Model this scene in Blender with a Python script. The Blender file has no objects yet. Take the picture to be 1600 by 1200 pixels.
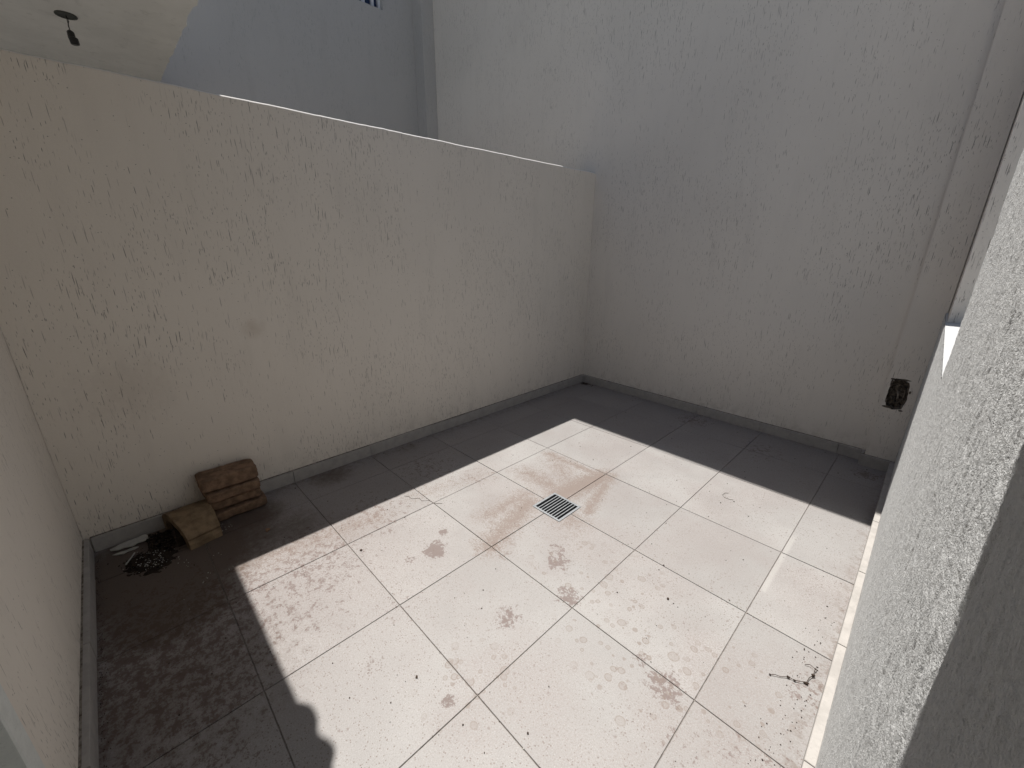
import bpy, bmesh, math, random
import numpy as np
from mathutils import Vector, Matrix, noise as mnoise

random.seed(7)
S = 0.5                      # one floor tile is 0.5 m; coordinates below are in tiles
scene = bpy.context.scene
COL = scene.collection

# ------------------------------------------------------------------ camera
cam_data = bpy.data.cameras.new('camera')
cam = bpy.data.objects.new('camera', cam_data)
COL.objects.link(cam)
scene.camera = cam
CAM = (4.5183, -6.1917, 2.7943)
_w = np.array([1.7752, 0.7565, -0.5335]); _t = np.linalg.norm(_w); _k = _w / _t
_K = np.array([[0, -_k[2], _k[1]], [_k[2], 0, -_k[0]], [-_k[1], _k[0], 0]])
_R = np.eye(3) + math.sin(_t) * _K + (1 - math.cos(_t)) * _K @ _K
m = Matrix(((_R[0, 0], -_R[1, 0], -_R[2, 0], CAM[0] * S),
            (_R[0, 1], -_R[1, 1], -_R[2, 1], CAM[1] * S),
            (_R[0, 2], -_R[1, 2], -_R[2, 2], CAM[2] * S),
            (0, 0, 0, 1)))
cam.matrix_world = m
cam_data.sensor_width = 36
cam_data.lens = 645.99 / 1600 * 36
cam_data.clip_start = 0.01
cam_data.clip_end = 500

# ------------------------------------------------------------------ light
SX, SY = 0.287, -0.205       # metres the sunlight travels sideways per metre it falls
world = bpy.data.worlds.new('World')
scene.world = world
world.use_nodes = True
wn = world.node_tree.nodes; wl = world.node_tree.links
wn.clear()
sky = wn.new('ShaderNodeTexSky'); sky.sky_type = 'NISHITA'; sky.sun_disc = False
sky.sun_elevation = math.atan(1 / math.hypot(SX, SY))
sky.sun_rotation = math.atan2(-SX, -SY)
bg = wn.new('ShaderNodeBackground'); bg.inputs['Strength'].default_value = 0.05
wo = wn.new('ShaderNodeOutputWorld')
wl.new(sky.outputs[0], bg.inputs['Color']); wl.new(bg.outputs[0], wo.inputs['Surface'])
sun_data = bpy.data.lights.new('sun', 'SUN')
sun_data.energy = 4.6; sun_data.angle = math.radians(0.5); sun_data.color = (1.0, 0.957, 0.90)
sun = bpy.data.objects.new('sun', sun_data)
COL.objects.link(sun)
sun.location = (-3, 3, 10)
sun.rotation_euler = Vector((SX, SY, -1)).to_track_quat('-Z', 'Y').to_euler()
scene.view_settings.view_transform = 'Standard'
scene.view_settings.look = 'None'
scene.view_settings.gamma = 1
scene.view_settings.use_curve_mapping = False
scene.view_settings.exposure = 0.45
scene.render.engine = 'CYCLES'
scene.cycles.max_bounces = 7
scene.cycles.diffuse_bounces = 5

# ------------------------------------------------------------------ node helpers
class G:
    def __init__(self, name, rough=0.9, spec=0.3):
        self.m = bpy.data.materials.new(name); self.m.use_nodes = True
        self.t = self.m.node_tree; self.t.nodes.clear()
        self.out = self.t.nodes.new('ShaderNodeOutputMaterial')
        self.b = self.t.nodes.new('ShaderNodeBsdfPrincipled')
        self.b.inputs['Roughness'].default_value = rough
        self.b.inputs['Specular IOR Level'].default_value = spec
        self.t.links.new(self.b.outputs[0], self.out.inputs['Surface'])
        self._pos = None
    def put(self, sock, v):
        if isinstance(v, bpy.types.NodeSocket): self.t.links.new(v, sock)
        elif v is not None:
            sock.default_value = v
    def n(self, ty): return self.t.nodes.new(ty)
    def pos(self):
        if self._pos is None: self._pos = self.n('ShaderNodeNewGeometry').outputs['Position']
        return self._pos
    def math(self, op, a, b=None, c=None, clamp=False):
        x = self.n('ShaderNodeMath'); x.operation = op; x.use_clamp = clamp
        self.put(x.inputs[0], a)
        if b is not None: self.put(x.inputs[1], b)
        if c is not None: self.put(x.inputs[2], c)
        return x.outputs[0]
    def mul(self, a, b): return self.math('MULTIPLY', a, b)
    def add(self, a, b): return self.math('ADD', a, b)
    def sub(self, a, b): return self.math('SUBTRACT', a, b)
    def mx(self, a, b): return self.math('MAXIMUM', a, b)
    def sep(self, v):
        x = self.n('ShaderNodeSeparateXYZ'); self.put(x.inputs[0], v); return x.outputs
    def comb(self, a, b, c=0.0):
        x = self.n('ShaderNodeCombineXYZ')
        for i, v in enumerate((a, b, c)): self.put(x.inputs[i], v)
        return x.outputs[0]
    def noise(self, vec, scale, detail=2.0, rough=0.5, dist=0.0, col=False):
        x = self.n('ShaderNodeTexNoise'); self.put(x.inputs['Vector'], vec)
        x.inputs['Scale'].default_value = scale; x.inputs['Detail'].default_value = detail
        x.inputs['Roughness'].default_value = rough; x.inputs['Distortion'].default_value = dist
        return x.outputs['Color'] if col else x.outputs['Fac']
    def voro(self, vec, scale, feature='F1', rnd=1.0):
        x = self.n('ShaderNodeTexVoronoi'); self.put(x.inputs['Vector'], vec); x.feature = feature
        x.inputs['Scale'].default_value = scale; x.inputs['Randomness'].default_value = rnd
        return x
    def step(self, v, lo, hi, a=0.0, b=1.0):
        x = self.n('ShaderNodeMapRange'); x.interpolation_type = 'SMOOTHSTEP'
        self.put(x.inputs[0], v)
        for i, q in enumerate((lo, hi, a, b)): x.inputs[i + 1].default_value = q
        return x.outputs[0]
    def mix(self, f, a, b):
        x = self.n('ShaderNodeMix'); x.data_type = 'RGBA'
        self.put(x.inputs[0], f)
        for s, v in ((x.inputs[6], a), (x.inputs[7], b)):
            if isinstance(v, tuple): v = v + (1.0,) if len(v) == 3 else v
            self.put(s, v)
        return x.outputs[2]
    def bump(self, h, strength, dist, normal=None):
        x = self.n('ShaderNodeBump'); self.put(x.inputs['Height'], h)
        x.inputs['Strength'].default_value = strength; x.inputs['Distance'].default_value = dist
        if normal is not None: self.put(x.inputs['Normal'], normal)
        return x.outputs[0]
    def base(self, c): self.put(self.b.inputs['Base Color'], c if not isinstance(c, tuple) else c + (1.0,))
    def normal(self, s): self.put(self.b.inputs['Normal'], s)
    def blob(self, x, y, r, px, py):
        """soft round weight, 1 at its centre, in tile units"""
        dx = self.mul(self.sub(px, x), 1.0 / r); dy = self.mul(self.sub(py, y), 1.0 / r)
        d = self.add(self.mul(dx, dx), self.mul(dy, dy))
        return self.math('SUBTRACT', 1.0, d, clamp=True)

def stucco(name, col, groove_col, amount=1.0, stains=(), coarse=1.0, grain=1.0, cut=0.0):
    """trowelled plaster: vertical worm-shaped grooves in clusters, grit and faint blotches"""
    g = G(name, 0.95, 0.15)
    P = g.pos(); x, y, z = g.sep(P)
    u = g.add(x, y)
    base = g.comb(u, z, 0.0)
    lean = g.mul(g.sub(g.noise(base, 1.3, 1), 0.5), 0.06)
    wob = g.mul(g.sub(g.noise(base, 22.0, 2), 0.5), 0.0016)
    uw = g.add(g.add(u, wob), g.mul(lean, 0.9))
    ends = g.noise(base, 60.0, 1)
    cl = g.noise(g.comb(g.mul(u, 2.4), g.mul(z, 1.5), 3.1), 1.0, 3, 0.6)
    cl2 = g.noise(g.comb(g.mul(u, 5.0), g.mul(z, 2.6), 8.7), 1.0, 2, 0.6)
    total = None
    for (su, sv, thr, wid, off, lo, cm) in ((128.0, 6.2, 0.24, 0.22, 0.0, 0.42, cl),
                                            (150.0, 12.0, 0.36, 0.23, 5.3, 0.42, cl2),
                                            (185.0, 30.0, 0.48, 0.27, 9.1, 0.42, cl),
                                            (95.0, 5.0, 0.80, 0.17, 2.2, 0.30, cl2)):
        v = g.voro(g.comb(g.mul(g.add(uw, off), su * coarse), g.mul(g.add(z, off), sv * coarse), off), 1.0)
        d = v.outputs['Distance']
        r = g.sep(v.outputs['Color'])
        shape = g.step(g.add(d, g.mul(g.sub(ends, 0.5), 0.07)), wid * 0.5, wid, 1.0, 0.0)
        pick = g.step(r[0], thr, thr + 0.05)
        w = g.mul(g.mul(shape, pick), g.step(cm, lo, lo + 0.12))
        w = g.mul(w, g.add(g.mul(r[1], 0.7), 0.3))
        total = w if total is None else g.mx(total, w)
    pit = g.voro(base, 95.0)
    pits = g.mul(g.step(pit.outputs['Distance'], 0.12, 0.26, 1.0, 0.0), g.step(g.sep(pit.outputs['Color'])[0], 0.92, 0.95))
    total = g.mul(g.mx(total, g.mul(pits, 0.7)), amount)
    fine = g.noise(P, 420.0, 3, 0.65)
    med = g.noise(P, 60.0, 3, 0.6)
    big = g.noise(P, 1.1, 4, 0.6)
    h = g.sub(g.add(g.mul(fine, 0.22 * grain), g.mul(med, 0.30 * grain)), g.mul(total, 0.4))
    g.normal(g.bump(h, 0.8, 0.003 * grain))
    c = g.mix(g.step(big, 0.35, 0.7, 0.0, 0.5), col, tuple(k * 0.90 for k in col))
    c = g.mix(g.step(fine, 0.45, 0.75, 0.0, 0.35), c, tuple(k * 0.82 for k in col))
    c = g.mix(g.mul(total, 0.92), c, groove_col)  # groove shade painted into the colour along with settled grime
    c = g.mix(g.step(g.noise(g.comb(g.mul(u, 9.0), g.mul(z, 1.6), 4.0), 1.0, 3, 0.6), 0.5, 0.72, 0.0, 0.30), c, tuple(k * 0.86 for k in col))
    for (sx, sy, sz, r, k, tint) in stains:
        dv = g.n('ShaderNodeVectorMath'); dv.operation = 'DISTANCE'
        g.put(dv.inputs[0], P); dv.inputs[1].default_value = (sx * S, sy * S, sz * S)
        f = g.add(dv.outputs['Value'], g.mul(g.sub(g.noise(P, 22.0, 4, 0.7), 0.5), r * 1.1 * S))
        c = g.mix(g.step(f, 0.0, r * S, k, 0.0), c, tint)
    # mottled brown tint, stronger close to the floor
    low_tint = g.mul(g.step(z, 0.03, 0.22, 1.0, 0.0), g.step(g.noise(P, 16.0, 3, 0.7), 0.42, 0.7, 0.0, 0.35))
    c = g.mix(low_tint, c, (0.30, 0.25, 0.20))
    g.base(c)
    return g.m

def tile_material():
    g = G('stone_tile', 0.55, 0.35)
    P = g.pos(); X, Y, Z = g.sep(P)
    px = g.mul(X, 1 / S); py = g.mul(Y, 1 / S)
    oi = g.n('ShaderNodeObjectInfo').outputs['Random']
    fine = g.noise(P, 260.0, 3, 0.7)
    grit = g.noise(P, 90.0, 4, 0.7)
    cloud = g.noise(P, 3.0, 4, 0.6)
    c = g.mix(g.step(oi, 0, 1, 0.0, 1.0), (0.338, 0.329, 0.321), (0.295, 0.287, 0.281))
    c = g.mix(g.step(cloud, 0.35, 0.7, 0.0, 0.6), c, (0.262, 0.252, 0.246))
    c = g.mix(g.step(fine, 0.50, 0.64, 0.0, 0.65), c, (0.225, 0.21, 0.202))
    c = g.mix(g.step(fine, 0.30, 0.42, 0.5, 0.0), c, (0.45, 0.448, 0.442))
    warp = g.noise(P, 14.0, 3, 0.6, col=True)
    # scattered speckles of dried mud, thicker in patches
    sp = g.voro(P, 115.0)
    spk = g.mul(g.step(g.add(sp.outputs['Distance'], g.mul(g.sub(grit, 0.5), 0.5)), 0.16, 0.30, 1.0, 0.0),
                g.step(g.sep(sp.outputs['Color'])[1], 0.45, 0.52))
    dens = g.noise(P, 2.2, 3, 0.6)
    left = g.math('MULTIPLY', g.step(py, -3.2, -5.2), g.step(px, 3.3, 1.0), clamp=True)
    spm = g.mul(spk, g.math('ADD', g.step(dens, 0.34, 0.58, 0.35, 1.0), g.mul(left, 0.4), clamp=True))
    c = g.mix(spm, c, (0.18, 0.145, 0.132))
    veil = g.mul(g.mx(g.mul(left, 1.0), g.mx(g.step(g.noise(P, 1.6, 3, .6), .42, .62, 0.0, .75), g.mul(g.mx(g.step(py, -1.0, -.5), g.step(px, .7, .3)), .9))), g.step(g.noise(P, 170.0, 4, 0.8), 0.42, 0.60))  # grimy film, plus a brown tint painted over the shadowed strips
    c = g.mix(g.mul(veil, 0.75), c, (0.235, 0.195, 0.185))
    sp2 = g.voro(P, 48.0)
    s2 = g.mul(g.step(g.add(sp2.outputs['Distance'], g.mul(g.sub(grit, 0.5), 0.35)), 0.05, 0.13, 1.0, 0.0), g.step(g.sep(sp2.outputs['Color'])[0], 0.66, 0.7))
    c = g.mix(g.mul(s2, 0.7), c, (0.13, 0.10, 0.09))
    sp3 = g.voro(g.comb(X, Y, 4.4), 34.0)
    s3 = g.mul(g.step(g.add(sp3.outputs['Distance'], g.mul(g.sub(g.noise(P, 200.0, 3, .7), 0.5), 0.5)), 0.10, 0.20, 1.0, 0.0), g.step(g.sep(sp3.outputs['Color'])[2], 0.60, 0.66))
    c = g.mix(g.mul(s3, g.step(dens, 0.35, 0.6, 0.4, 0.9)), c, (0.19, 0.155, 0.145))
    # reddish mud film plus painted shade: weight of blobs against a rough noise
    mud = None
    for (bx, by, br, k) in ((1.05, -5.35, 0.85, .82), (0.75, -4.6, .75, .72), (1.5, -5.6, .6, .72), (1.66, -4.42, .17, 1.5), (1.50, -4.22, .08, 1.3),
                            (1.62, -4.66, .08, 1.2), (1.0, -6.1, .8, .95), (1.7, -6.3, .7, .95), (2.2, -6.3, .5, .75), (2.70, -4.44, .17, 1.05),
                            (2.60, -3.68, .18, 1.15), (2.91, -3.92, .17, 1.15), (2.48, -3.55, .16, .95), (3.82, -4.05, .2, 1.1), (3.62, -4.0, .1, 1.0),
                            (0.3, -3.6, .7, .7), (0.9, -3.3, .45, .6), (4.5, -3.4, .22, .85), (4.42, -4.2, .5, .62),
                            (2.05, .55, .45, .9), (3.2, .2, .5, .72), (4.35, .45, .25, 1.0), (2.9, -5.15, .07, 1.2), (2.33, -5.4, .12, .8), (4.05, -4.3, .3, .6), (1.2, -6.5, 1.3, 1.0), (1.95, -5.0, .35, .55), (2.05, -4.0, .3, .6)):
        w = g.mul(g.blob(bx, by, br, px, py), k)
        mud = w if mud is None else g.mx(mud, w)
    rough1 = g.noise(P, 26.0, 6, 0.72)
    rough2 = g.noise(P, 75.0, 5, 0.75)
    t = g.add(g.mul(mud, 0.52), g.add(g.mul(g.sub(rough1, .5), 1.7), g.mul(g.sub(rough2, .5), 1.5)))
    film = g.mul(g.step(t, 0.42, 0.54), g.step(mud, 0.02, 0.25))
    c = g.mix(g.mul(film, 0.80), c, (0.175, 0.137, 0.127))  # mud, spread wider near the house to paint shaded tiles darker
    # rusty silt round the drain
    def capsule(ax, ay, bx, by, r):
        dx, dy = bx - ax, by - ay; L2 = dx * dx + dy * dy
        qx = g.sub(px, ax); qy = g.sub(py, ay)
        h = g.math('ADD', g.mul(qx, dx / L2), g.mul(qy, dy / L2), clamp=True)
        ex = g.sub(qx, g.mul(h, dx)); ey = g.sub(qy, g.mul(h, dy))
        return g.math('SUBTRACT', 1.0, g.mul(g.math('SQRT', g.add(g.mul(ex, ex), g.mul(ey, ey))), 1.0 / r), clamp=True)
    silt = None
    for (ax, ay, bx, by, br, k) in ((2.0, -2.12, 1.9, -2.8, .34, 1.25), (1.85, -2.75, 1.3, -2.75, .36, .85), (1.15, -2.15, 1.9, -2.12, .20, .9),
                                    (1.75, -3.2, 1.98, -4.0, .30, 1.0), (2.12, -2.2, 2.32, -2.85, .17, .95), (2.02, -3.03, 2.3, -3.1, .42, .8),
                                    (1.62, -3.1, 1.6, -3.7, .28, .8), (1.3, -2.2, 1.9, -2.6, .4, .7), (0.7, -4.1, 0.95, -3.2, .4, .5), (0.65, -5.7, 0.8, -4.6, .4, .7)):
        w = g.mul(capsule(ax, ay, bx, by, br), k)
        silt = w if silt is None else g.mx(silt, w)
    t2 = g.add(g.mul(silt, 0.75), g.add(g.mul(g.sub(rough1, .5), 1.0), g.mul(g.sub(g.noise(P, 120.0, 4, 0.8), .5), 2.6)))
    c = g.mix(g.mul(g.step(t2, 0.28, 0.68, 0.0, 0.95), g.step(silt, 0.02, 0.3)), c, (0.200, 0.160, 0.140))
    # dried drip rings
    vr = g.n('ShaderNodeVectorMath'); vr.operation = 'MULTIPLY_ADD'
    g.put(vr.inputs[0], warp); vr.inputs[1].default_value = (0.012,) * 3; g.put(vr.inputs[2], P)
    for (sc, thr) in ((19.0, 0.52), (31.0, 0.60)):
        rg = g.voro(g.comb(g.sep(vr.outputs[0])[0], g.sep(vr.outputs[0])[1], sc), sc)
        rc = g.sep(rg.outputs['Color'])
        rad = g.add(g.mul(rc[1], 0.22), 0.13)
        dd = g.sub(rg.outputs['Distance'], rad)
        ring = g.step(g.math('ABSOLUTE', dd), 0.015, 0.06, 1.0, 0.0)
        disc = g.step(dd, -0.02, 0.0, 0.45, 0.0)
        area = None
        for (bx, by, br) in ((3.4, -3.85, .62), (3.75, -4.1, .5), (2.7, -3.6, .48), (4.1, -3.75, .45), (1.6, -3.6, .35), (3.2, -3.3, .3), (2.9, -5.0, .4)):
            w = g.blob(bx, by, br, px, py)
            area = w if area is None else g.mx(area, w)
        k = g.mul(g.mul(g.mx(ring, disc), g.step(rc[0], thr, thr + .04)), g.math('MULTIPLY', area, 1.6, clamp=True))
        c = g.mix(g.mul(k, g.add(g.mul(grit, 0.9), 0.15)), c, (0.19, 0.152, 0.13))
    # wet dark soil in the corner; outer blobs paint the shaded floor darker
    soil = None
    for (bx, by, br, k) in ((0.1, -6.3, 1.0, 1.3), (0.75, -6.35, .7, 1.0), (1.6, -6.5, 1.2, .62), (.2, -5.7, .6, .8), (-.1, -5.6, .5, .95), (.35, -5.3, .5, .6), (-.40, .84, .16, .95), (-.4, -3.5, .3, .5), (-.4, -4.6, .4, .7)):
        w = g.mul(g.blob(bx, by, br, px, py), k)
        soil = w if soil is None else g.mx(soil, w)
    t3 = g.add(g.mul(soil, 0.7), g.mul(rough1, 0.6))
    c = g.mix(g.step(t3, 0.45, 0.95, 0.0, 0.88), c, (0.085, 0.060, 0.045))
    # reflected-light streak painted pale beside one joint
    streak = g.mul(g.mul(g.step(px, 3.995, 4.01), g.step(px, 4.03, 4.06, 1.0, 0.0)), g.mul(g.step(py, -2.7, -2.66), g.step(py, -1.75, -1.55, 1.0, 0.0)))
    c = g.mix(g.mul(streak, 0.28), c, (0.50, 0.49, 0.47))
    # mottled brown band along the skirting
    ed = g.mx(g.step(px, -.53, -.30, 1.0, 0.0), g.mx(g.step(py, -6.79, -6.62, 1.0, 0.0), g.mx(g.step(py, .72, .90), g.step(px, 4.42, 4.58))))
    c = g.mix(g.mul(ed, g.step(rough1, 0.45, 0.62, 0.0, 0.6)), c, (0.15, 0.115, 0.095))
    g.base(c)
    h = g.add(g.mul(fine, 0.5), g.mul(grit, 0.4))
    g.normal(g.bump(h, 0.35, 0.0012))
    g.put(g.b.inputs['Roughness'], g.step(film, 0, 1, 0.55, 0.9))
    return g.m

def plain(name, col, rough=0.8, spec=0.3, metal=0.0, var=0.25, scale=40.0, bump=0.4, bdist=0.002, col2=None):
    g = G(name, rough, spec)
    P = g.pos()
    n1 = g.noise(P, scale, 4, 0.65)
    n2 = g.noise(P, scale * 5, 3, 0.7)
    c2 = col2 or tuple(k * (1 - var) for k in col)
    c = g.mix(g.step(n1, 0.35, 0.68), col, c2)
    c = g.mix(g.step(n2, 0.55, 0.75, 0.0, 0.4), c, tuple(k * 0.6 for k in col))
    g.base(c)
    g.b.inputs['Metallic'].default_value = metal
    g.normal(g.bump(g.add(g.mul(n1, .5), g.mul(n2, .5)), bump, bdist))
    return g.m

WALLC = (0.80, 0.745, 0.665)
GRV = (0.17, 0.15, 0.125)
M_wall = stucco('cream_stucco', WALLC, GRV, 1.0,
                stains=((-.565, -5.12, 1.93, 0.15, 0.30, (0.42, 0.33, 0.24)), (-.565, -6.2, 1.5, 0.5, 0.25, (0.42, 0.36, 0.30)),
                        (-.3, .92, 1.4, .6, .12, (.45, .40, .34))))
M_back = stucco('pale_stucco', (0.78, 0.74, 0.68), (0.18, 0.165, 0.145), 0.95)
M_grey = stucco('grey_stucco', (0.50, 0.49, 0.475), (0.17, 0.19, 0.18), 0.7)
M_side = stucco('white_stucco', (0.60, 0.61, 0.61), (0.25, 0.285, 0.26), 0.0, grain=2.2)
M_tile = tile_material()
M_skirt = plain('skirting_stone', (0.42, 0.40, 0.378), 0.6, 0.3, var=0.16, scale=18, bump=.2)
M_grout = plain('grout', (0.29, 0.265, 0.245), 0.95, 0.1, var=0.4, scale=60)
M_mortar = plain('mortar', (0.34, 0.31, 0.27), 0.95, 0.1, var=0.5, scale=50, col2=(0.10, 0.08, 0.065))
M_conc = plain('raw_concrete', (0.60, 0.60, 0.585), 0.95, 0.1, var=0.10, scale=3, bump=.3, bdist=.001)
M_lip = plain('sunlit_lip', (0.80, 0.79, 0.77), 0.9, 0.2, var=0.06, scale=30)  # whiter than the wall so the sunlit edge reads brighter
M_brick = plain('weathered_clay', (0.27, 0.175, 0.115), 0.95, 0.1, var=0.5, scale=22, bump=1.0, bdist=.006, col2=(0.14, 0.095, 0.065))
M_arch = plain('old_clay_tile', (0.27, 0.195, 0.12), 0.95, 0.1, var=0.5, scale=18, bump=1.0, bdist=.005, col2=(0.16, 0.115, 0.072))
M_soot = plain('black_soil', (0.035, 0.027, 0.021), 1.0, 0.1, var=0.3, scale=80)
M_chip = plain('plaster_chip', (0.50, 0.49, 0.45), 0.9, 0.2, var=0.15, scale=50)
M_metal = plain('drain_metal', (0.27, 0.285, 0.30), 0.5, 0.5, metal=0.6, var=0.25, scale=70, bump=.1)
M_black = plain('black_plastic', (0.012, 0.012, 0.013), 0.4, 0.5, var=0.2, bump=.05)
M_pit = plain('drain_pit', (0.015, 0.016, 0.02), 0.9, 0.2)
M_dark = plain('crumbled_mortar', (0.20, 0.175, 0.145), 1.0, 0.1, var=0.7, scale=45, bump=1.0, bdist=.008, col2=(0.06, 0.05, 0.04))
M_white = plain('white_door_paint', (0.70, 0.72, 0.69), 0.6, 0.35, var=0.08, scale=30, bump=.2)
M_frame = plain('window_white', (0.66, 0.68, 0.72), 0.5, 0.4, var=0.05)
M_twig = plain('dry_twig', (0.06, 0.043, 0.033), 0.9, 0.2, var=0.4)
M_earth = plain('ground_concrete', (0.36, 0.34, 0.31), 0.95, 0.1, var=0.2, scale=5)
g = G('window_glass', 0.08, 0.6); g.base((0.012, 0.02, 0.06)); M_glass = g.m

# ------------------------------------------------------------------ mesh helpers
def tag(o, label=None, cat=None, group=None, kind=None):
    if label: o['label'] = label
    if cat: o['category'] = cat
    if group: o['group'] = group
    if kind: o['kind'] = kind
    return o

def thing(name, loc, label=None, cat=None, group=None, kind=None):
    o = bpy.data.objects.new(name, None); COL.objects.link(o)
    o.location = Vector(loc) * S; o.empty_display_size = 0.1
    return tag(o, label, cat, group, kind)

def link(name, me, mat, parent=None):
    """mesh data is in world metres; shift it into the parent's frame"""
    if mat is not None and not me.materials: me.materials.append(mat)
    o = bpy.data.objects.new(name, me); COL.objects.link(o)
    if parent is not None:
        p = Vector((0, 0, 0)); q = parent
        while q is not None: p += q.location; q = q.parent
        me.transform(Matrix.Translation(-p)); o.parent = parent
    return o

def bm_out(name, bm, mat, parent=None, smooth=False):
    bmesh.ops.recalc_face_normals(bm, faces=bm.faces)
    me = bpy.data.meshes.new(name)
    bm.to_mesh(me); bm.free()
    if smooth:
        for p in me.polygons: p.use_smooth = True
    return link(name, me, mat, parent)

def box(bm, a, b, bev=0.0, seg=1):
    """axis box between corners a and b (tile units)"""
    c = [(a[i] + b[i]) / 2 for i in range(3)]; d = [abs(b[i] - a[i]) for i in range(3)]
    r = bmesh.ops.create_cube(bm, size=1.0, matrix=Matrix.Translation(Vector(c) * S) @ Matrix.Diagonal((d[0] * S, d[1] * S, d[2] * S, 1)))
    if bev > 0:
        es = {e for v in r['verts'] for e in v.link_edges}
        bmesh.ops.bevel(bm, geom=list(es), offset=bev * S, segments=seg, affect='EDGES', profile=0.5)

def prism(bm, poly, axis, lo, hi):
    """extrude a 2-D polygon (tile units) along an axis"""
    def mk(p, t):
        v = [0, 0, 0]; o = [i for i in range(3) if i != axis]
        v[o[0]], v[o[1]], v[axis] = p[0], p[1], t
        return bm.verts.new(Vector(v) * S)
    A = [mk(p, lo) for p in poly]; B = [mk(p, hi) for p in poly]
    bm.faces.new(A); bm.faces.new(list(reversed(B)))
    n = len(poly)
    for i in range(n):
        bm.faces.new((A[(i + 1) % n], A[i], B[i], B[(i + 1) % n]))
    return A, B

def tube(bm, pts, r, sides=6, scale_r=None):
    rings = []
    P = [Vector(p) * S for p in pts]
    for i, p in enumerate(P):
        d = (P[min(i + 1, len(P) - 1)] - P[max(i - 1, 0)]).normalized()
        a = d.orthogonal().normalized(); b = d.cross(a)
        rr = r * S * (scale_r[i] if scale_r else 1)
        rings.append([bm.verts.new(p + (a * math.cos(2 * math.pi * k / sides) + b * math.sin(2 * math.pi * k / sides)) * rr) for k in range(sides)])
    for i in range(len(rings) - 1):
        for k in range(sides):
            bm.faces.new((rings[i][k], rings[i][(k + 1) % sides], rings[i + 1][(k + 1) % sides], rings[i + 1][k]))
    bm.faces.new(rings[0]); bm.faces.new(list(reversed(rings[-1])))

def rough(bm, amp, scale, seed=0.0):
    for v in bm.verts:
        q = v.co * scale + Vector((seed, seed * 1.7, seed * .3))
        v.co += Vector(mnoise.noise_vector(q)) * amp + Vector(mnoise.noise_vector(q * 3.1)) * amp * .45

# ------------------------------------------------------------------ measures
XL, YB, YN = -.565, .92, -6.824
HP = 4.10                     # parapet height
HS = 0.15                     # skirting height
T = 0.037                     # skirting thickness
ZC = 5.31                     # underside of the slab
YSLAB = -5.858 - SY * ZC      # slab edge whose shadow crosses the floor
def XR(y): return 4.588 - .0105 * y
def XRS(y): return 4.539 - .0093 * y
LOW = 2.10                    # low part of the side wall
Y2, Y3 = -.17, -2.97          # the low part runs between these
HB = .92 + .885; HB = HB / -SY   # height of the boundary wall from its shadow on the floor

# ------------------------------------------------------------------ ground
bm = bmesh.new(); box(bm, (-80, -80, -.3), (80, 80, -.07))
tag(bm_out('ground', bm, M_earth), kind='structure')

# ------------------------------------------------------------------ patio floor, tile by tile
floor = thing('floor', (2, -3, 0), kind='structure')
bm = bmesh.new()
for a, b in (((XL, YN), (1.822, YB)), ((2.22, YN), (4.7, YB)), ((1.8221, YN), (2.2199, -3.226)), ((1.8221, -2.830), (2.2199, YB))):
    box(bm, (a[0], a[1], -.06), (b[0], b[1], -.008))
bm_out('grout_bed', bm, M_grout, floor)
xs = [XL + .004, 0.0, 1.005, 2.005, 3.0, 4.0, 4.66]
ys_rows = [lambda x: YN + .004, lambda x: -6.0 + .003 * x, lambda x: -5.0, lambda x: -4.0, lambda x: -3.02, lambda x: -2.03 + .003 * x,
           lambda x: -1.0 + .0202 + .024 * x, lambda x: 0.0 + .02 * x, lambda x: YB - .004]
GX0, GX1, GY0, GY1 = 1.826, 2.216, -3.222, -2.834       # drain frame
gap = .0031
def tile_poly(poly, n):
    bm = bmesh.new()
    dz = random.uniform(-.0012, .0012)
    tx, ty = random.uniform(-.0006, .0006), random.uniform(-.0006, .0006)
    A, B = prism(bm, poly, 2, -.03, 0.0)
    cx = sum(p[0] for p in poly) / len(poly); cy = sum(p[1] for p in poly) / len(poly)
    for v in B: v.co.z += (dz + tx * (v.co.x / S - cx) + ty * (v.co.y / S - cy)) * S
    top = [e for e in bm.edges if all(v in B for v in e.verts)]
    bmesh.ops.bevel(bm, geom=top, offset=.0022 * S, segments=1, affect='EDGES')
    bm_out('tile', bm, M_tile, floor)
for i in range(6):
    for j in range(8):
        x0, x1 = xs[i], xs[i + 1]
        g0 = gap if j != 7 else gap * .4
        a = (x0 + gap, ys_rows[j](x0) + gap); b = (x1 - gap, ys_rows[j](x1) + gap)
        c = (x1 - gap, ys_rows[j + 1](x1) - g0); d = (x0 + gap, ys_rows[j + 1](x0) - g0)
        poly = [a, b, c, d]
        gg = .004
        if (i, j) == (2, 4): poly = [a, (b[0], b[1]), (b[0], GY1)[:0] or b, c, d]
        if i in (2, 3) and j in (3, 4):
            # the four tiles round the drain lose a corner
            if (i, j) == (2, 4): poly = [a, (GX0 - gg, a[1]), (GX0 - gg, GY1 + gg), (b[0], GY1 + gg), c, d]
            if (i, j) == (3, 4): poly = [(GX1 + gg, b[1]), b, c, d, (a[0], GY1 + gg), (GX1 + gg, GY1 + gg)]
            if (i, j) == (2, 3): poly = [a, b, (b[0], GY0 - gg), (GX0 - gg, GY0 - gg), (GX0 - gg, c[1]), d]
            if (i, j) == (3, 3): poly = [a, b, c, (GX1 + gg, c[1]), (GX1 + gg, GY0 - gg), (a[0], GY0 - gg)]
        tile_poly(poly, (i, j))

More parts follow.
